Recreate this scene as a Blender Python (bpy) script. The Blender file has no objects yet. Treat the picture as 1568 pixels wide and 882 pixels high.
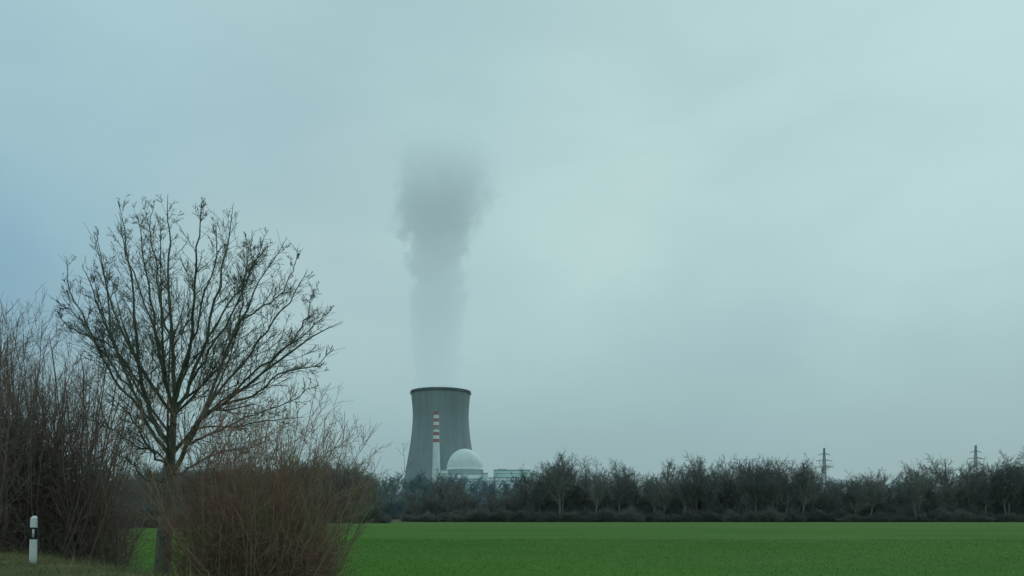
import bpy, math, numpy as np
from mathutils import Vector
F=1230.0; HZ=790.0; CAMZ=2.0
rng=np.random.default_rng(7)
def W(px,py,D): return np.array([(px-784)/F*D, D, CAMZ-(py-HZ)/F*D])
def lin(c):
    return tuple(((v/255)/12.92 if v/255<=0.04045 else ((v/255+0.055)/1.055)**2.4) for v in c)
scn=bpy.context.scene
scn.view_settings.view_transform='Standard'; scn.view_settings.look='None'
scn.view_settings.exposure=0; scn.view_settings.gamma=1
# ---------------------------------------------------------------- node helper
class NT:
    def __init__(s,nt): s.nt=nt; s.n=nt.nodes; s.l=nt.links
    def new(s,t,**k):
        n=s.n.new(t)
        for a,b in k.items(): setattr(n,a,b)
        return n
    def put(s,sock,v):
        if hasattr(v,'is_linked') or isinstance(v,bpy.types.NodeSocket): s.l.new(v,sock)
        else: sock.default_value=v
    def m(s,op,a,b=0.0,c=None,clamp=False):
        n=s.new('ShaderNodeMath',operation=op,use_clamp=clamp)
        s.put(n.inputs[0],a); s.put(n.inputs[1],b)
        if c is not None: s.put(n.inputs[2],c)
        return n.outputs[0]
    def mr(s,v,a,b,c=0.0,d=1.0,t='SMOOTHSTEP'):
        n=s.new('ShaderNodeMapRange',interpolation_type=t)
        s.put(n.inputs[0],v)
        for i,x in enumerate((a,b,c,d)): s.put(n.inputs[i+1],x)
        return n.outputs[0]
    def mix(s,f,a,b):
        n=s.new('ShaderNodeMix',data_type='RGBA')
        s.put(n.inputs[0],f)
        s.put(n.inputs[6],a if not isinstance(a,tuple) else (*a[:3],1))
        s.put(n.inputs[7],b if not isinstance(b,tuple) else (*b[:3],1))
        return n.outputs[2]
    def noise(s,vec,scale,detail=4,rough=.55,dist=0):
        n=s.new('ShaderNodeTexNoise'); n.inputs['Scale'].default_value=scale
        n.inputs['Detail'].default_value=detail; n.inputs['Roughness'].default_value=rough
        n.inputs['Distortion'].default_value=dist
        if vec is not None: s.l.new(vec,n.inputs['Vector'])
        return n.outputs[0]
    def scalev(s,vec,sc):
        n=s.new('ShaderNodeVectorMath',operation='MULTIPLY'); s.l.new(vec,n.inputs[0]); n.inputs[1].default_value=sc
        return n.outputs[0]
    def dot(s,vec,c):
        n=s.new('ShaderNodeVectorMath',operation='DOT_PRODUCT'); s.l.new(vec,n.inputs[0]); n.inputs[1].default_value=c
        return n.outputs['Value']
def newmat(name):
    m=bpy.data.materials.new(name); m.use_nodes=True
    t=NT(m.node_tree); b=t.n['Principled BSDF']; b.inputs['Roughness'].default_value=.85
    b.inputs['Specular IOR Level'].default_value=.2
    return m,t,b
def simplemat(name,c1,c2,scale=2.0,rough=.85,bump=0,stretch=(1,1,1)):
    m,t,b=newmat(name)
    g=t.new('ShaderNodeNewGeometry').outputs['Position']
    n=t.noise(t.scalev(g,stretch),scale,5)
    f=t.mr(n,.3,.7)
    t.l.new(t.mix(f,c1,c2),b.inputs['Base Color']); b.inputs['Roughness'].default_value=rough
    if bump:
        bn=t.new('ShaderNodeBump'); bn.inputs['Strength'].default_value=bump
        t.l.new(n,bn.inputs['Height']); t.l.new(bn.outputs[0],b.inputs['Normal'])
    return m
# ---------------------------------------------------------------- mesh helpers
def mesh_np(name,V,Fq,mat=None,smooth=False):
    V=np.asarray(V,dtype=np.float32); Fq=np.asarray(Fq,dtype=np.int32)
    me=bpy.data.meshes.new(name); k=Fq.shape[1]
    me.vertices.add(len(V)); me.vertices.foreach_set('co',V.ravel())
    me.loops.add(Fq.size); me.loops.foreach_set('vertex_index',Fq.ravel())
    me.polygons.add(len(Fq)); me.polygons.foreach_set('loop_start',np.arange(len(Fq),dtype=np.int32)*k)
    me.update(calc_edges=True); me.validate()
    if smooth: me.shade_smooth()
    if mat: me.materials.append(mat)
    return me
def obj(name,me,parent=None,loc=(0,0,0)):
    o=bpy.data.objects.new(name,me); scn.collection.objects.link(o); o.location=loc
    if parent: o.parent=parent
    return o
def empty(name,loc=(0,0,0)):
    o=bpy.data.objects.new(name,None); scn.collection.objects.link(o); o.location=loc; o.empty_display_size=1; return o
def nrm(a): return a/np.maximum(np.linalg.norm(a,axis=-1,keepdims=True),1e-9)
def tubes(P,R,k):
    M,N,_=P.shape
    T=nrm(np.gradient(P,axis=1)); ref=np.array([.31,.92,.17]); ref=ref/np.linalg.norm(ref)
    U=nrm(np.cross(T,np.broadcast_to(ref,T.shape))); Vv=np.cross(T,U)
    a=np.arange(k)*2*np.pi/k
    V=P[:,:,None,:]+R[:,:,None,None]*(np.cos(a)[None,None,:,None]*U[:,:,None,:]+np.sin(a)[None,None,:,None]*Vv[:,:,None,:])
    base=(np.arange(M)*N*k)[:,None,None]; i=np.arange(N-1)[None,:,None]; j=np.arange(k)[None,None,:]; j2=(j+1)%k
    q=np.stack([base+i*k+j,base+i*k+j2,base+(i+1)*k+j2,base+(i+1)*k+j],-1).reshape(-1,4)
    return V.reshape(-1,3),q
def join(parts):
    Vs=[];Fs=[];o=0
    for V,q in parts: Vs.append(V);Fs.append(q+o);o+=len(V)
    return np.concatenate(Vs),np.concatenate(Fs)
def grow(rng,start,d,L,r,N,trop,wob,tip=.35):
    M=len(start); P=np.zeros((M,N,3)); P[:,0]=start; d=nrm(d)
    for i in range(1,N):
        d=nrm(d+rng.normal(0,wob,(M,3))+np.array([0,0,trop]))
        P[:,i]=P[:,i-1]+d*(L/(N-1))[:,None]
    R=r[:,None]*np.linspace(1,tip,N)[None,:]
    return P,R
def spawn(rng,P,R,L,n,u0,u1,a0,a1,lr,taper,rr,rmin,rmax=9):
    M,N,_=P.shape; idx=np.repeat(np.arange(M),n); K=len(idx)
    u=rng.uniform(u0,u1,K)*(N-1); i=np.minimum(u.astype(int),N-2); f=(u-i)[:,None]
    pos=P[idx,i]*(1-f)+P[idx,i+1]*f; T=nrm(P[idx,i+1]-P[idx,i])
    rad=R[idx,i]*(1-f[:,0])+R[idx,i+1]*f[:,0]
    U=nrm(np.cross(T,np.array([.2,.5,.84]))); V=np.cross(T,U)
    ph=rng.uniform(0,2*np.pi,K)[:,None]; a=rng.uniform(a0,a1,K)[:,None]
    d=np.cos(a)*T+np.sin(a)*(np.cos(ph)*U+np.sin(ph)*V)
    l=L[idx]*lr*(1-taper*u/(N-1))*rng.uniform(.5,1.3,K)
    return pos,d,l,np.clip(rad*rr,rmin,rmax)
# ---------------------------------------------------------------- ground
UR=np.array([-0.669,0.743]); NR=np.array([0.743,0.669])
def sstep(x,a,b):
    t=np.clip((x-a)/(b-a),0,1); return t*t*(3-2*t)
def gz(x,y):
    s=x*NR[0]+y*NR[1]; t=x*UR[0]+y*UR[1]
    z=.85*(1-sstep(np.abs(s),4.6,8.2))
    z=z+.12*sstep(np.abs(s),2.6,3.3)*(1-sstep(np.abs(s),4.2,5.6))
    z=z+.03*np.sin(t*.9+s)*np.sin(s*1.7)*sstep(np.abs(s),3.1,4)*(1-sstep(np.abs(s),9,14))
    return z
sv=np.concatenate([np.arange(-14,14.01,.35)]); g=[14.0];st=.5
while g[-1]<6000: g.append(g[-1]+st); st*=1.12
sv=np.concatenate([-np.array(g[::-1][:-1]),sv,np.array(g[1:])])
g=[0.0];st=.5
while g[-1]<6000: g.append(g[-1]+st); st*=1.0 if g[-1]<45 else 1.12
tv=np.concatenate([-np.array(g[::-1][:-1]),np.array(g)])
S,Tt=np.meshgrid(sv,tv,indexing='ij'); X=S*NR[0]+Tt*UR[0]; Y=S*NR[1]+Tt*UR[1]
V=np.stack([X,Y,gz(X,Y)],-1).reshape(-1,3)
a=np.arange(len(sv)-1)[:,None]; b=np.arange(len(tv)-1)[None,:]; w=len(tv)
Q=np.stack([a*w+b,(a+1)*w+b,(a+1)*w+b+1,a*w+b+1],-1).reshape(-1,4)
m,t,bs=newmat('field_and_verge'); pos=t.new('ShaderNodeNewGeometry').outputs['Position']
s_=t.dot(pos,(NR[0],NR[1],0)); sep=t.new('ShaderNodeSeparateXYZ'); t.l.new(pos,sep.inputs[0])
y_=sep.outputs[1]; x_=sep.outputs[0]
n1=t.noise(pos,.05,5); n2=t.noise(pos,1.4,6,.7); n3=t.noise(pos,9,4,.7)
rows=t.noise(t.scalev(pos,(.3,3.0,1)),1.2,3,.6)
patch=t.noise(t.scalev(pos,(.35,1,1)),.02,4,.6)
green=t.mix(t.mr(n1,.35,.65),(.048,.142,.014),(.070,.170,.020))
green=t.mix(t.mr(n2,.4,.75,0,.6),green,(.030,.085,.012))
green=t.mix(t.mr(rows,.45,.7,0,.5),green,(.088,.18,.03))
green=t.mix(t.mr(patch,.45,.68,0,.55),green,(.10,.18,.05))
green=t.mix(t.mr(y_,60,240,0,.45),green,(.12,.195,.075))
verge=t.mix(t.mr(n2,.35,.65),(.11,.13,.05),(.20,.17,.10))
verge=t.mix(t.mr(n3,.4,.7,0,.5),verge,(.06,.075,.03))
edge=t.m('ADD',s_,t.m('MULTIPLY',n2,2.0))
c=t.mix(t.mr(edge,7.2,8.6),verge,green)
wood=t.mix(t.mr(n2,.35,.65),(.09,.085,.06),(.13,.12,.085))
yy=t.m('ADD',y_,t.m('MULTIPLY',n1,12.0))
pale=t.mix(t.mr(n1,.35,.65),(.13,.19,.09),(.19,.23,.13))
c=t.mix(t.mr(yy,256,260),c,pale)
c=t.mix(t.mr(yy,276,280),c,wood)
t.l.new(c,bs.inputs['Base Color']); bs.inputs['Roughness'].default_value=.95; bs.inputs['Specular IOR Level'].default_value=.05
bn=t.new('ShaderNodeBump'); bn.inputs['Strength'].default_value=.5; bn.inputs['Distance'].default_value=.1
t.l.new(n2,bn.inputs['Height']); t.l.new(bn.outputs[0],bs.inputs['Normal'])
obj('ground',mesh_np('ground',V,Q,m,True))
# road
asph=simplemat('asphalt',(.04,.04,.042),(.06,.06,.062),30,.9,.2)
paint=simplemat('road_paint',(.7,.7,.68),(.8,.8,.78),12,.6)
road=empty('road')
def strip(name,s0,s1,t0,t1,z,mat):
    c=[(s0,t0),(s1,t0),(s1,t1),(s0,t1)]
    v=[(s*NR[0]+q*UR[0],s*NR[1]+q*UR[1],z) for s,q in c]
    return obj(name,mesh_np(name,v,[[0,1,2,3]],mat),road)
strip('asphalt_surface',-3.6,2.45,-300,300,.854,asph)
strip('edge_line_right',2.2,2.32,-300,300,.858,paint)
strip('edge_line_left',-3.45,-3.33,-300,300,.858,paint)
for i in range(-12,13): strip('centre_dash',-.7,-.58,i*9,i*9+3,.858,paint)
# ---------------------------------------------------------------- grass blades
def blades(name,X,Y,h,wd,mat,lean=.4):
    n=len(X); z=gz(X,Y)-.01; a=rng.uniform(0,2*np.pi,n); l=rng.normal(0,lean,(n,2))*h[:,None]
    p=np.stack([X,Y,z],-1); dx=np.stack([np.cos(a),np.sin(a),a*0],-1)*wd[:,None]/2
    tip=p+np.stack([l[:,0],l[:,1],h],-1)
    V=np.stack([p-dx,p+dx,tip],1).reshape(-1,3); Fc=np.arange(3*n).reshape(-1,3)
    return obj(name,mesh_np(name,V,Fc,mat))
gv=simplemat('dry_grass',(.11,.14,.05),(.27,.23,.13),1.3,.9)
n=80000; s=rng.uniform(2.5,8.5,n); q=rng.uniform(6,45,n)
dens=np.sin(s*2.3+q*.8)+np.sin(q*1.9-s)+rng.normal(0,1,n)>-.6; s=s[dens];q=q[dens];n=len(s)
blades('verge_grass',s*NR[0]+q*UR[0],s*NR[1]+q*UR[1],rng.gamma(3,.035,n),rng.uniform(.008,.018,n),gv)
gf=simplemat('crop_leaf',(.045,.125,.014),(.078,.175,.025),.8,.9)
n=90000; yb=24+rng.power(1.4,n)*45; xb=rng.uniform(-.66,.66,n)*yb
ok=(xb*NR[0]+yb*NR[1])>7.5; xb=xb[ok];yb=yb[ok];n=len(xb)
blades('crop_shoots',xb,yb,rng.uniform(.03,.10,n),rng.uniform(.01,.025,n),gf,.5)
# ---------------------------------------------------------------- main tree
def bark(name,c1,c2,c3=None):
    m,t,b=newmat(name); p=t.new('ShaderNodeNewGeometry').outputs['Position']
    n=t.noise(t.scalev(p,(1,1,.3)),14,5,.65); c=t.mix(t.mr(n,.35,.65),c1,c2)
    if c3: c=t.mix(t.mr(t.noise(p,1.3,3),.5,.65,0,.7),c,c3)
    t.l.new(c,b.inputs['Base Color']); bn=t.new('ShaderNodeBump'); bn.inputs['Strength'].default_value=.6; bn.inputs['Distance'].default_value=.03
    t.l.new(n,bn.inputs['Height']); t.l.new(bn.outputs[0],b.inputs['Normal']); b.inputs['Specular IOR Level'].default_value=.1
    return m
barkA=bark('tree_bark',(.09,.095,.08),(.16,.165,.13),(.13,.16,.085))
barkG=bark('green_twig_bark',(.18,.19,.10),(.27,.27,.16),(.19,.22,.10))
barkB=bark('shrub_bark_red',(.25,.15,.11),(.38,.245,.185),(.26,.23,.14))
barkC=bark('shrub_bark_grey',(.20,.145,.13),(.30,.225,.20),(.18,.19,.14))
def farbark(name,a,b_):
    m,t,b=newmat(name)
    oi=t.new('ShaderNodeObjectInfo').outputs['Random']
    t.l.new(t.mix(oi,a,b_),b.inputs['Base Color']); b.inputs['Specular IOR Level'].default_value=.05
    return m
barkD=farbark('far_bark_hazed',(.14,.15,.145),(.25,.245,.225))  # bark lightened, slight distance haze mixed into its colour
barkE=farbark('forest_bark_hazed',(.22,.285,.305),(.28,.345,.36))  # pale bluish tint paints the aerial haze into the far forest
r=np.random.default_rng(11); D=20.0
def bez(pts,N):
    pts=np.array(pts,float); n=len(pts); tt=np.linspace(0,1,n); o=np.linspace(0,1,N)
    out=np.stack([np.interp(o,tt,pts[:,k]) for k in range(3)],-1)
    for _ in range(3): out[1:-1]=(out[:-2]+2*out[1:-1]+out[2:])/4
    return out
tr=[W(247,910,D),W(250,860,D),W(253,800,D),W(257,740,D),W(262,690,D),W(266,640,D),W(268,590,D)]
trunk=bez(tr,20); trunk[0,2]=gz(trunk[0,0],trunk[0,1])-.15
tR=np.interp(np.linspace(0,1,20),[0,.08,.3,.55,.75,1],[.30,.215,.175,.14,.09,.045])
parts=[tubes(trunk[None],tR[None],10)]
LD=[
 ((256,735),[(278,690),(305,640),(345,610),(400,575),(470,520),(522,492)],.065),
 ((262,690),[(240,655),(218,600),(208,520),(200,430),(174,300)],.07),
 ((266,650),[(256,590),(240,520),(225,430),(212,325)],.045),
 ((268,610),[(268,540),(256,450),(262,370),(260,298)],.05),
 ((268,600),[(285,540),(296,440),(303,370),(306,310)],.045),
 ((266,640),[(290,590),(315,520),(335,430),(352,370),(362,310)],.048),
 ((285,675),[(320,620),(345,560),(370,490),(400,430),(436,368)],.045),
 ((300,645),[(340,590),(385,540),(420,490),(448,450),(470,412)],.036),
 ((258,700),[(230,665),(205,600),(180,540),(165,450),(150,358)],.048),
 ((240,655),[(205,610),(165,570),(130,500),(110,440),(102,392)],.036),
 ((205,600),[(175,560),(145,520),(110,470),(72,452)],.028),
 ((257,715),[(235,700),(215,660),(190,620),(160,598)],.030),
 ((345,610),[(390,600),(430,570),(480,560),(510,538)],.026),
 ((280,690),[(320,670),(370,640),(430,620),(490,590)],.028),
 ((268,620),[(290,560),(310,470),(322,400),(330,332)],.034),
 ((262,640),[(245,560),(235,480),(190,390),(186,325)],.034),
 ((290,590),[(320,540),(360,470),(385,410),(408,372)],.032),
 ((256,745),[(240,735),(222,735),(200,705),(180,690)],.026),
 ((218,600),[(190,550),(160,500),(138,440),(122,398)],.026),
 ((330,625),[(380,580),(430,530),(480,500),(502,468)],.026),
 ((258,540),[(245,470),(240,400),(235,355),(232,318)],.026),
 ((315,520),[(345,470),(375,430),(395,390),(412,352)],.024),
 ((262,700),[(300,660),(360,655),(420,640),(470,640)],.026),
 ((258,730),[(290,715),(330,690),(370,690),(405,675)],.026),
 ((258,725),[(235,690),(200,675),(160,650),(125,640)],.026),
 ((400,575),[(430,545),(460,505),(475,470),(480,445)],.022),
 ((370,490),[(400,470),(430,450),(450,415),(455,385)],.02),
 ((180,540),[(150,520),(128,505),(100,500),(85,480)],.02),
 ((345,560),[(360,510),(375,450),(380,400),(384,350)],.022),
]
leadP=[];leadR=[];leadL=[]
def snap(q):
    C=np.concatenate([trunk[4:]]+[P_[:13] for P_ in leadP]); ix=(C[:,0]/C[:,1]-q[0]/q[1]); iz=((C[:,2]-CAMZ)/C[:,1]-(q[2]-CAMZ)/q[1]); return C[np.argmin(np.hypot(ix,iz))].copy()
for st,via,rad in LD:
    p0=snap(W(*st,D)); n=len(via); pts=[p0]; d1=np.clip(p0[1]+r.uniform(-2.0,2.0),D-2.4,D+2.4)
    for i,v in enumerate(via):
        f=((i+1)/n); q=W(v[0],v[1],p0[1]*(1-f)+d1*f); pts.append(q+r.normal(0,.05,3))
    P=bez(pts,16); P[1:-1]+=r.normal(0,.025,(14,3)); leadP.append(P)
    leadR.append(rad*np.linspace(1,.0,16)**.85+.005); leadL.append(np.linalg.norm(np.diff(P,axis=0),axis=1).sum())
for k in range(8):
    a=r.uniform(0,2*np.pi); rr=r.uniform(1.4,3.0); hh=r.uniform(6.8,8.8)
    p0=trunk[r.integers(11,19)].copy(); h0=p0[2]; p1=p0+np.array([math.cos(a)*rr*.35,math.sin(a)*rr*.45,(hh-h0)*.22]); p2=p0+np.array([math.cos(a)*rr*.75,math.sin(a)*rr*.8,(hh-h0)*.55]); p3=np.array([p0[0]+math.cos(a)*rr,D+math.sin(a)*rr,hh])
    P=bez([p0,p1,p2,p3],16); leadP.append(P); leadR.append(.034*np.linspace(1,.0,16)**.85+.005); leadL.append(5.0)
LP=np.array(leadP);LR=np.array(leadR);LL=np.array(leadL)
parts.append(tubes(LP,LR,6))
s0=spawn(r,LP,LR,LL,18,.14,.97,.4,.85,.36,.84,.4,.006,.014); P1,R1=grow(r,*s0,9,.06,.06,.4)
parts.append(tubes(P1,R1,4))
s1=spawn(r,P1,R1,s0[2],7,.10,.95,.4,.85,.46,.5,.6,.005,.008); P2,R2=grow(r,*s1,6,.05,.08,.6); parts.append(tubes(P2,R2,3))
s1b=spawn(r,LP,LR,LL*0+3,18,.2,.98,.5,1.1,.2,.4,.3,.005,.007); P2b,R2b=grow(r,*s1b,6,.05,.09,.6); parts.append(tubes(P2b,R2b,3))
s2=spawn(r,P2,R2,s1[2],3,.2,.95,.4,.9,.5,.3,.7,.0045); P3,R3=grow(r,*s2,4,.04,.09,.7); parts.append(tubes(P3,R3,3))
V,Q=join(parts); tree=obj('bare_tree',mesh_np('bare_tree',V,Q,barkA,True))
# ---------------------------------------------------------------- shrubs
def shrub(name,seed,cx,cy,rx,ry,nst,hts,spread,mat,nk=(7,4),rad=.018,trop=.06,hfun=None,lowtw=0,lowh=1.2,wmul=1.25,wob=.09):
    r=np.random.default_rng(seed)
    a=r.uniform(0,2*np.pi,nst); q=np.sqrt(r.uniform(0,1,nst))
    x=cx+np.cos(a)*q*rx; y=cy+np.sin(a)*q*ry; z=gz(x,y)-.05
    L=r.uniform(*hts,nst)
    if hfun is not None: L*=hfun(x)
    d=np.stack([np.cos(a)*q*spread,np.sin(a)*q*spread,np.ones(nst)],-1)+r.normal(0,.16,(nst,3))
    P,R=grow(r,np.stack([x,y,z],-1),d,L,r.uniform(.6,1.4,nst)*rad,12,trop,wob,.25); parts=[tubes(P,R,5)]
    s0=spawn(r,P,R,L,nk[0],.12,.97,.35,.95,.34,.55,.5,.0055,.012); P1,R1=grow(r,*s0,7,.05,.11,.5); parts.append(tubes(P1,R1,3))
    s1=spawn(r,P1,R1,s0[2],nk[1],.1,.97,.35,.9,.5,.4,.65,.0045); P2,R2=grow(r,*s1,5,.04,.13,.6); parts.append(tubes(P2,R2,3))
    if lowtw:
        a=r.uniform(0,2*np.pi,lowtw); q=np.sqrt(r.uniform(0,1,lowtw)); x=cx+np.cos(a)*q*rx*wmul; y=cy+np.sin(a)*q*ry*1.1
        st=np.stack([x,y,gz(x,y)+r.uniform(0,1,lowtw)**1.4*lowh*(1.05-.75*q*q)*(1+.25*np.sin(x*2.1+seed)+.15*np.sin(x*5+seed))],-1); d=r.normal(0,.7,(lowtw,3))+np.array([0,0,.7])
        P,R=grow(r,st,d,r.uniform(.4,1.5,lowtw),np.full(lowtw,.006),6,.0,.22,.5); parts.append(tubes(P,R,3))
    V,Q=join(parts); return obj(name,mesh_np(name,V,Q,mat,True))
p=W(388,850,18); shrub('bare_shrub',21,p[0],18,1.3,1.0,100,(3.2,5.5),.42,barkB,(9,5),.016,.05,lambda x:1-.17*np.abs(x-p[0]-.1),3000,3.8,1.35)
p2=W(62,850,24); shrub('bare_shrub',22,p2[0],24.5,1.35,1.2,85,(5.4,7.6),.28,barkC,(14,6),.028,.06,None,3500,5.6,1.35,.06)
p3=W(-60,850,22); shrub('bare_shrub',23,p3[0],22.5,1.0,1.2,48,(5.0,6.9),.28,barkC,(13,6),.028,.06,None,1800,5.4,1.35,.06)
p4=W(462,850,19.5); shrub('bare_shrub',24,p4[0],19.5,.6,.5,36,(1.6,4.6),.55,barkG,(8,5),.016,.05,None,1100,1.8)
p5=W(145,850,25); shrub('bare_shrub',25,p5[0],25.5,.7,.7,28,(3.6,6.0),.32,barkC,(11,5),.022,.06,None,1200,3.6,1.25,.06)
# ---------------------------------------------------------------- distant trees
def far_tree(name,seed,wd,tw=.03,mat=None,H=16,k3=5):
    r=np.random.default_rng(seed); z=np.zeros((1,3))
    P0,R0=grow(r,z,np.array([[r.normal(0,.06),r.normal(0,.06),1]]),np.array([H*.72]),np.array([H*.016]),12,.08,.06,.2); parts=[tubes(P0,R0,6)]
    s0=spawn(r,P0,R0,np.array([H*.8]),14,.25,.85,.45,1.0,.60*wd,.35,.6,.08); P1,R1=grow(r,*s0,10,.045,.09,.25); parts.append(tubes(P1,R1,4))
    s1=spawn(r,P1,R1,s0[2],12,.15,.97,.45,1.05,.40,.45,.5,tw); P2,R2=grow(r,*s1,6,.02,.13,.5); parts.append(tubes(P2,R2,3))
    s1b=spawn(r,P0,R0,np.array([H*.8]),30,.25,1,.5,1.2,.22,.3,.3,tw); P2b,R2b=grow(r,*s1b,6,.03,.12,.5); parts.append(tubes(P2b,R2b,3))
    P2=np.concatenate([P2,P2b]);R2=np.concatenate([R2,R2b]);L2=np.concatenate([s1[2],s1b[2]])
    s2=spawn(r,P2,R2,L2,k3+2,.1,.97,.4,1.1,.5,.3,.6,tw*.7); P3,R3=grow(r,*s2,4,.01,.13,.6); parts.append(tubes(P3,R3,3))
    V,Q=join(parts); top=np.percentile(V[:,2],98); V=V*(H/top)
    return mesh_np(name,V,Q,mat or barkD,False)
def thicket(name,seed,wx,H,n,tw=.03,mat=None):
    r=np.random.default_rng(seed); x=r.uniform(-wx,wx,n); top=H*(.45+.2*np.sin(x*.9+seed)+.12*np.sin(x*2.3+seed*2))*(1-.5*(np.abs(x)/wx)**3)
    st=np.stack([x,r.uniform(-2,2,n),r.uniform(0,1,n)*top],-1)
    d=r.normal(0,.5,(n,3))+np.array([0,0,.9]); P,R=grow(r,st,d,r.uniform(.12,.42,n)*H,np.full(n,tw),5,.0,.15,.4); parts=[tubes(P,R,3)]
    s=spawn(r,P,R,np.full(n,H*.35),3,.1,.95,.4,1.1,.5,.3,.7,tw*.8); P1,R1=grow(r,*s,4,.02,.15,.5); parts.append(tubes(P1,R1,3))
    V,Q=join(parts); return mesh_np(name,V,Q,mat or barkD,False)
FT=[far_tree('far_tree_%d'%i,40+i,[1,1.12,.85,1.0,.75,1.2,.95,1.05][i],.033) for i in range(8)]
TH=[thicket('thicket_%d'%i,60+i,6,6,1400,.035) for i in range(4)]
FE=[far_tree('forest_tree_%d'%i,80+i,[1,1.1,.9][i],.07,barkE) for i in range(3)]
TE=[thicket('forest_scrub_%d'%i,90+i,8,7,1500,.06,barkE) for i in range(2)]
def put(parent,me,x,y,sc,scz=None,z=0):
    tr=me in FT or me in FE
    o=obj('tree' if tr else 'undergrowth',me,parent,(x,y,z)); o.rotation_euler=(0,0,rng.uniform(0,6.28) if tr else rng.choice([0,math.pi])+rng.normal(0,.2)); o.scale=(sc,sc,scz or sc); return o
def topy(px):
    return np.interp(px,[640,660,700,745,790,815,835,885,915,950,1000,1050,1110,1180,1232,1256,1290,1330,1400,1450,1500,1540,1570,1800],
                        [750,738,736,752,742,722,702,710,712,702,718,708,712,710,710,744,740,728,722,712,718,702,702,702])
row=empty('distant_tree_row')
for D0,n,f in ((268,54,1.0),(280,58,1.0),(296,58,1.0)):
    for px in np.linspace(645,1900,n):
        px=px+rng.normal(0,10); D1=D0+rng.normal(0,3)
        h=(HZ-topy(px))/F*D1+1; h*=f*rng.choice([.75,.9,1.0,1.1])*rng.uniform(.95,1.05)
        x=(px-784)/F*D1; sc=h/16
        put(row,FT[rng.integers(8)],x,D1,sc*rng.uniform(.8,1.15),sc)
put(row,FT[1],W(858,0,262)[0],262,1.15,1.24); put(row,FT[0],W(948,0,264)[0],264,1.0,1.15)
put(row,FT[6],W(1045,0,264)[0],264,1.0,1.1); put(row,FT[7],W(1200,0,265)[0],265,1.1,1.08); put(row,FT[3],W(1545,0,264)[0],264,1.15,1.2)
for D0,z in ((264,.8),(272,1.1),(286,1.7),(300,2.1)):
    for px in np.arange(650,1950,22):
        D1=D0+rng.normal(0,1.5); h=(HZ-topy(px))/F*D1
        put(row,TH[rng.integers(4)],(px+rng.normal(0,5)-784)/F*D1,D1,1.05,min(z,h/7.0)*rng.uniform(.6,1.25))
left=empty('woodland_edge')
for px in np.linspace(-400,250,60):
    D1=rng.uniform(140,170); h=rng.uniform(66,85)/F*D1; px+=rng.normal(0,5)
    put(left,FT[rng.integers(8)],(px-784)/F*D1,D1,h/16*1.15,h/16)
for px in np.arange(-400,265,22):
    for D1 in (136,142,150,160): put(left,TH[rng.integers(4)],(px-784)/F*D1,D1,.6,rng.uniform(.65,.95))
for px in np.linspace(250,578,74):
    D1=rng.uniform(225,262); tp=np.interp(px,[250,450,500,530,555,568,580],[710,706,698,702,718,738,765]); h=(HZ-tp)/F*D1*rng.uniform(.82,1.1)
    put(left,FT[rng.integers(8)],(px-784)/F*D1,D1,h/16*1.05,h/16)
for px in np.arange(250,576,11):
    for D1 in (222,230,240,250): put(left,TH[rng.integers(4)],(px-784)/F*D1,D1,.8,rng.uniform(1.0,2.1)*(1 if px<552 else .55))
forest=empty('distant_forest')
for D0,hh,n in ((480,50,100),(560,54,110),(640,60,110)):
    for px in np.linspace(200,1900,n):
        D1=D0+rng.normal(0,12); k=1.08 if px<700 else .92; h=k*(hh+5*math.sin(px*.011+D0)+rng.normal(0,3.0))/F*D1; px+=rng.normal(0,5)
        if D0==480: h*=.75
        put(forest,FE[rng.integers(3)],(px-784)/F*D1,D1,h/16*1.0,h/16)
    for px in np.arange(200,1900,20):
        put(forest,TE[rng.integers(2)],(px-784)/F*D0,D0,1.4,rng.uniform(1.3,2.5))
# ---------------------------------------------------------------- plant
def lathe(name,prof,mat,parent=None,loc=(0,0,0),k=96,smooth=True):
    a=np.arange(k)*2*np.pi/k; pr=np.array(prof,float)
    V=np.stack([pr[:,0,None]*np.cos(a),pr[:,0,None]*np.sin(a),np.repeat(pr[:,1,None],k,1)],-1).reshape(-1,3)
    i=np.arange(len(pr)-1)[:,None]; j=np.arange(k)[None]; j2=(j+1)%k
    Q=np.stack([i*k+j,i*k+j2,(i+1)*k+j2,(i+1)*k+j],-1).reshape(-1,4)
    o=obj(name,mesh_np(name,V,Q,mat,smooth),parent,loc); return o
def box(name,x0,x1,y0,y1,z0,z1,mat,parent=None):
    v=[(x,y,z) for z in (z0,z1) for y in (y0,y1) for x in (x0,x1)]
    f=[[0,2,3,1],[4,5,7,6],[0,1,5,4],[2,6,7,3],[0,4,6,2],[1,3,7,5]]
    return obj(name,mesh_np(name,v,f,mat),parent)
m,t,bs=newmat('tower_concrete_hazed'); p_=t.new('ShaderNodeNewGeometry').outputs['Position']
n=t.noise(t.scalev(p_,(1,1,.08)),.12,6,.65); n2=t.noise(p_,.02,3)
c=t.mix(t.mr(n,.35,.68),(.27,.33,.34),(.33,.395,.40)); c=t.mix(t.mr(n2,.4,.7,0,.4),c,(.255,.31,.32))  # concrete tones paled and blued, distance haze included in the colour
t.l.new(c,bs.inputs['Base Color']); conc=m
TD=1025; TX=(675-784)/F*TD
tower=empty('cooling_tower',(TX,TD,0))
zs=np.linspace(9,159.5,40)
def tr_(z): return np.interp(z,[0,10,39,60,77,100,127,145,159.5],[59,56.5,48.5,44.5,41.5,37.6,35.2,36.2,37.9])
rs=tr_(zs); rs=np.convolve(np.pad(rs,2,'edge'),np.ones(5)/5,'valid')
prof=[(a,b) for a,b in zip(rs,zs)]+[(38.4,159.6),(38.4,160.6),(36.6,160.6)]+[(a-.9,b) for a,b in zip(rs[::-1],zs[::-1])]+[(rs[0],9)]
lathe('shell',prof,conc,tower,k=128)
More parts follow.
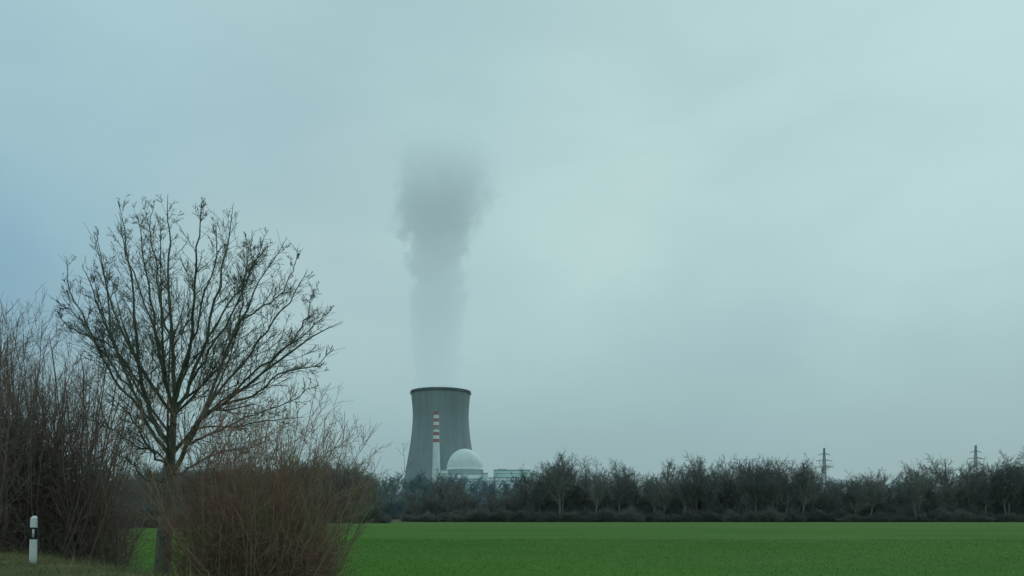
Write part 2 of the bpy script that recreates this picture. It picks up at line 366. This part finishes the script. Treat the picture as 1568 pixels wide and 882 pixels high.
lathe('rim_walkway',[(38.5,157.6),(39.1,157.6),(39.1,158.6),(38.5,158.6)],simplemat('dark_concrete',(.16,.20,.21),(.20,.24,.25),.1),tower,k=128)
P=[]
for i in range(40):
    a0=i*2*math.pi/40
    for s in (-1,1):
        a1=a0+s*math.pi/40
        P.append([(58.5*math.cos(a0),58.5*math.sin(a0),-.2),(57*math.cos(a1),57*math.sin(a1),9.6)])
P=np.array(P); V,Q=tubes(P,np.full(P.shape[:2],.7),6); obj('support_columns',mesh_np('cols',V,Q,conc),tower)
white=simplemat('white_concrete',(.72,.79,.78),(.82,.88,.86),.15,.7)  # plant colours, down to the windows, are paled with painted-in haze
red=simplemat('red_paint',(.44,.20,.21),(.50,.24,.24),.3,.6)
green_=simplemat('pale_green_cladding',(.46,.66,.62),(.54,.73,.68),.2,.6)
roofm=simplemat('roof_grey',(.36,.44,.45),(.42,.5,.5),.2,.8)
glass=simplemat('window_band',(.33,.43,.45),(.40,.50,.52),.4,.35)
CX=(668-784)/F*940; chim=empty('chimney_stack',(CX,940,0))
def cr(z): return 2.9+3.2*(1-z/124)**1.1
lathe('shaft',[(cr(z),z) for z in np.linspace(0,88,12)],white,chim,k=32)
zz=np.linspace(88,124,10)
for i in range(9):
    lathe('band_%d'%i,[(cr(zz[i]),zz[i]),(cr(zz[i+1]),zz[i+1])],red if i%2==0 else white,chim,k=32)
lathe('cap',[(2.9,124),(3.3,124),(3.3,124.8),(1.9,124.8),(1.9,120)],roofm,chim,k=32)
lathe('platform',[(3.1,104),(4.6,104),(4.6,105),(3.1,105)],roofm,chim,k=32)
box('lightning_rod',-.15,.15,-.15,.15,124.8,130,roofm,chim)
RX=(712-784)/F*900; reac=empty('reactor_building',(RX,900,0))
dp=[(20.3,0),(20.3,53),(20.9,53),(20.9,54.5),(20.3,54.5)]+[(20.2*math.cos(a),54.6+22.5*math.sin(a)) for a in np.linspace(0,math.pi/2-.001,24)]
lathe('containment_dome',dp,white,reac,k=96)
hall=empty('turbine_hall',(0,0,0))
def pbox(name,x0,x1,ytop,D,dep,mat,par,roof=True,z0=0):
    X0=(x0-784)/F*D; X1=(x1-784)/F*D; zt=2+(HZ-ytop)/F*D
    box(name,X0,X1,D,D+dep,z0,zt,mat,par)
    if roof: box(name+'_parapet',X0-.3,X1+.3,D-.3,D+dep+.3,zt+.003,zt+.7,roofm,par)
    return X0,X1,zt
def band(X0,X1,D,z0,z1,par,mat=None,n=0):
    if n==0: box('window_band',X0+1,X1-1,D-.15,D-.02,z0,z1,mat or glass,par)
    else:
        w=(X1-X0)/n
        for i in range(n): box('window',X0+i*w+w*.2,X0+i*w+w*.8,D-.15,D-.02,z0,z1,mat or glass,par)
hr=empty('auxiliary_building')
x0,x1,zt=pbox('main_block',677,744,726,870,20,white,hr); band(x0,x1,870,zt-6,zt-4,hr,green_); band(x0,x1,870,zt-12,zt-9.5,hr,None,14)
x0,x1,zt=pbox('roof_block',675,704,720,891,14,white,hr)
x0,x1,zt=pbox('front_annex',690,748,737,850,18,green_,hr); band(x0,x1,850,zt-4.5,zt-2.5,hr,None,12)
x0,x1,zt=pbox('stair_tower',739,747,725,869,.7,green_,hr)
x0,x1,zt=pbox('hall_block',756,812,720,905,45,green_,hall); band(x0,x1,905,zt-3.6,zt-2.2,hall,white); band(x0,x1,905,zt-9,zt-7.5,hall,None,16)
x0,x1,zt=pbox('hall_low',748,818,732,890,14,white,hall); band(x0,x1,890,zt-4,zt-2.6,hall,None,20)
x0,x1,zt=pbox('hall_vents',762,775,718,915,10,roofm,hall,False,54.0)
x0,x1,zt=pbox('hall_end',812.5,832,726,910,30,white,hall)
g2=empty('gatehouse_building'); x0,x1,zt=pbox('block',652,661,734,860,12,white,g2); band(x0,x1,860,zt-4,zt-2,g2,None,4)
x0,x1,zt=pbox('annex',661.7,676,741,855,12,green_,g2)
# ---------------------------------------------------------------- pylons
steel=simplemat('galvanised_steel',(.26,.32,.34),(.33,.38,.40),.5,.6)
def pylon(px,ytop,D):
    H=2+(HZ-ytop)/F*D; e=empty('electricity_pylon',((px-784)/F*D,D,0)); seg=[]
    def hw(z): return np.interp(z,[0,H*.55,H*.62,H],[H*.075,H*.026,H*.022,H*.008])
    zl=np.concatenate([np.linspace(0,H*.6,7),np.linspace(H*.6,H,9)[1:]])
    cs=[(1,1),(1,-1),(-1,-1),(-1,1)]
    for i in range(len(zl)-1):
        z0,z1=zl[i],zl[i+1]; a,b=hw(z0),hw(z1)
        for q in range(4):
            c0=cs[q];c1=cs[(q+1)%4]
            A=(c0[0]*a,c0[1]*a,z0);B=(c0[0]*b,c0[1]*b,z1);C=(c1[0]*a,c1[1]*a,z0);E=(c1[0]*b,c1[1]*b,z1)
            seg+= [(A,B),(A,E),(C,B),(B,E)]
    for fz,wl in ((.73,.13),(.82,.11),(.91,.075)):
        z=H*fz;w=H*wl
        for s in (-1,1):
            for yy in (-1,1):
                seg+=[((0,yy*hw(z),z),(s*w,0,z)),((0,yy*hw(z),z+H*.02),(s*w,0,z))]
            seg.append(((s*w,0,z),(s*w,0,z-H*.025)))
    P=np.array(seg); V,Q=tubes(P,np.full(P.shape[:2],.11),4); obj('lattice',mesh_np('lattice',V,Q,steel),e)
pylon(1262,686,560); pylon(1494,682,600)
# ---------------------------------------------------------------- delineator post
pw=simplemat('white_plastic',(.72,.73,.70),(.82,.82,.80),6,.5); pb=simplemat('black_plastic',(.02,.02,.02),(.03,.03,.03),5,.5)
pr_=simplemat('reflector_grey',(.5,.5,.48),(.6,.6,.58),40,.25)
PX=(51-784)/F*17.5; zb=float(gz(np.array(PX),np.array(17.5))); dp_=empty('roadside_delineator_post',(PX,17.5,zb)); dp_.rotation_euler=(0,math.radians(1),math.radians(20))
def prism(name,z0,z1,w0,w1,mat,slope=0):
    def ring(w,z,sl): return [(-w,-.03,z),(-w*.6,-.055,z),(w*.6,-.055,z),(w,-.03,z),(w*.55,.055,z+sl),(-w*.55,.055,z+sl)]
    v=ring(w0,z0,0)+ring(w1,z1,slope)
    me=bpy.data.meshes.new(name); me.from_pydata(v,[],[[i,(i+1)%6,6+(i+1)%6,6+i] for i in range(6)]+[[5,4,3,2,1,0],[6,7,8,9,10,11]]); me.materials.append(mat)
    return obj(name,me,dp_)
prism('lower_body',-.1,.52,.078,.074,pw); prism('black_band',.52,.78,.072,.070,pb); prism('upper_body',.78,.98,.072,.068,pw,.05)
box('reflector',-.022,.022,-.066,-.057,.56,.74,pr_,dp_)
# ---------------------------------------------------------------- plume
m=bpy.data.materials.new('steam'); m.use_nodes=True; t=NT(m.node_tree); t.n.clear()
out=t.new('ShaderNodeOutputMaterial'); pv=t.new('ShaderNodeVolumePrincipled')
tc=t.new('ShaderNodeTexCoord').outputs['Object']; sp=t.new('ShaderNodeSeparateXYZ'); t.l.new(tc,sp.inputs[0]); x,y,z=sp.outputs
nz=t.noise(tc,.020,2,.5,.3); nb=t.noise(tc,.055,2,.62,.3)
Z=t.m('DIVIDE',z,370.0)
def curve(xs,ys):
    n=t.new('ShaderNodeFloatCurve'); cu=n.mapping.curves[0]; t.l.new(Z,n.inputs['Value']); n.inputs['Factor'].default_value=1
    cu.points[0].location=(xs[0],ys[0]); cu.points[1].location=(xs[-1],ys[-1])
    for a_,b_ in zip(xs[1:-1],ys[1:-1]): cu.points.new(a_,b_)
    n.mapping.update(); return n.outputs[0]
Rr=t.m('MULTIPLY',curve([0,.3,.46,.54,.63,.76,1],[.345,.375,.395,.46,.61,.70,.74]),100.0)
cxs=t.m('SUBTRACT',t.m('MULTIPLY',curve([0,.5,.65,.8,1],[.5,.485,.52,.56,.58]),100.0),51.0)
dx=t.m('SUBTRACT',x,cxs); rad=t.m('SQRT',t.m('ADD',t.m('MULTIPLY',dx,dx),t.m('MULTIPLY',y,y)))
off=t.m('ADD',t.m('MULTIPLY',t.m('SUBTRACT',nz,.5),t.mr(Z,.1,.7,10,60,'LINEAR')),t.m('MULTIPLY',t.m('SUBTRACT',nb,.5),t.mr(Z,0,.7,16,66,'LINEAR')))
def puff(px_,pz,rr):
    a=t.m('SUBTRACT',x,px_);b=t.m('SUBTRACT',z,pz)
    d=t.m('SQRT',t.m('ADD',t.m('ADD',t.m('MULTIPLY',a,a),t.m('MULTIPLY',b,b)),t.m('MULTIPLY',y,y)))
    return t.m('SUBTRACT',rr,d)
core=t.m('SUBTRACT',Rr,rad)
for q in ((-41,203,19),(-36,236,23),(36,215,18),(50,250,28),(-22,262,30)): core=t.m('SMOOTH_MAX',core,puff(*q),6.0)
dd=t.m('ADD',core,off)
edge=t.mr(dd,0,t.mr(Z,.5,1,6,50,'LINEAR'))
fade=curve([0,.3,.45,.6,.68,.78,.9,1],[1,.95,.9,.9,.72,.40,.20,0])
den=t.m('MULTIPLY',t.m('MULTIPLY',edge,fade),.042)
t.l.new(den,pv.inputs['Density']); pv.inputs['Color'].default_value=(.80,.95,.98,1); pv.inputs['Anisotropy'].default_value=.1
scatter_glow=curve([0,.25,.45,.60,.75,1],[.262,.25,.225,.20,.225,.30])  # steam glows by density, standing in for multiply scattered light
pv.inputs['Emission Color'].default_value=(.73,.97,1,1); t.l.new(t.m('MULTIPLY',den,scatter_glow),pv.inputs['Emission Strength'])
t.l.new(pv.outputs[0],out.inputs['Volume'])
m.cycles.volume_step_rate=.9
pl=box('steam_plume',-85,95,-75,75,-14,370,m); pl.location=(TX,TD,161)
# ---------------------------------------------------------------- world
w=bpy.data.worlds.new('World'); scn.world=w; w.use_nodes=True; t=NT(w.node_tree); t.n.clear(); out=t.new('ShaderNodeOutputWorld')
sky=t.new('ShaderNodeTexSky'); sky.sky_type='NISHITA'; sky.sun_disc=False; sky.sun_elevation=math.radians(35); sky.sun_rotation=math.radians(35)
b1=t.new('ShaderNodeBackground'); t.l.new(sky.outputs[0],b1.inputs[0]); b1.inputs[1].default_value=.06
d=t.new('ShaderNodeTexCoord').outputs['Generated']; sp=t.new('ShaderNodeSeparateXYZ'); t.l.new(d,sp.inputs[0])
nA=t.noise(t.scalev(d,(1,1,2.2)),2.2,5,.5,.3); nB=t.noise(t.scalev(d,(1,1,2.4)),4.5,5,.5,.4)
zz=t.m('ADD',sp.outputs[2],t.m('MULTIPLY',t.m('SUBTRACT',nA,.5),.14))
rp=t.new('ShaderNodeValToRGB'); t.l.new(zz,rp.inputs[0]); cr_=rp.color_ramp; cr_.interpolation='B_SPLINE'
stops=[(0,(142,171,175)),(.1,(151,180,183)),(.25,(168,199,201)),(.42,(177,210,211)),(1,(168,201,208))]
cr_.elements[0].position=0; cr_.elements[1].position=1
cr_.elements[0].color=(*lin(stops[0][1]),1); cr_.elements[1].color=(*lin(stops[-1][1]),1)
for p_,c_ in stops[1:-1]: e=cr_.elements.new(p_); e.color=(*lin(c_),1)
c=rp.outputs[0]
dn=t.new('ShaderNodeVectorMath',operation='ADD'); nc=t.new('ShaderNodeTexNoise'); nc.inputs['Scale'].default_value=3; nc.inputs['Detail'].default_value=4; t.l.new(d,nc.inputs['Vector'])
t.l.new(d,dn.inputs[0]); t.l.new(t.scalev(nc.outputs['Color'],(.34,.34,.34)),dn.inputs[1])
off_=np.array([.17,.17,.17])
for px,py,ang,f,col in ((-20,315,18,.9,(126,166,191)),(880,260,20,.8,(192,221,217)),(1530,130,22,.7,(192,224,224)),(500,370,15,.65,(178,204,206)),(420,190,11,.4,(150,183,197)),(1300,300,16,.35,(180,212,210)),(720,90,14,.35,(158,194,206)),(100,10,17,.6,(172,208,216))):
    v=np.array([(px-784)/F,1,(HZ-py)/F]); v/=np.linalg.norm(v)
    dv=t.new('ShaderNodeVectorMath',operation='DISTANCE'); t.l.new(dn.outputs[0],dv.inputs[0]); dv.inputs[1].default_value=tuple(v+off_)
    c=t.mix(t.mr(dv.outputs['Value'],math.radians(ang),0,0,f),c,lin(col))
c=t.mix(t.mr(nB,.35,.7,0,.18),c,lin((148,180,190)))
b2=t.new('ShaderNodeBackground'); t.l.new(c,b2.inputs[0]); b2.inputs[1].default_value=1.0
mx=t.new('ShaderNodeMixShader'); mx.inputs[0].default_value=.95; t.l.new(b1.outputs[0],mx.inputs[1]); t.l.new(b2.outputs[0],mx.inputs[2]); t.l.new(mx.outputs[0],out.inputs[0])
L=bpy.data.lights.new('sun','SUN'); L.energy=.6; L.angle=math.radians(20); L.color=(1,.97,.92); lo=bpy.data.objects.new('sun',L); scn.collection.objects.link(lo)
az=math.radians(35); el=math.radians(35); sd=Vector((math.sin(az)*math.cos(el),math.cos(az)*math.cos(el),math.sin(el)))
lo.rotation_euler=sd.to_track_quat('Z','Y').to_euler()
# ---------------------------------------------------------------- camera
cd=bpy.data.cameras.new('camera'); cam=bpy.data.objects.new('camera',cd); scn.collection.objects.link(cam); scn.camera=cam
cam.location=(0,0,CAMZ); cam.rotation_euler=(math.pi/2,0,0); cd.sensor_width=36; cd.lens=36*F/1568; cd.shift_y=(HZ-441)/1568; cd.clip_start=.1; cd.clip_end=20000
print('tree verts',len(tree.data.vertices))
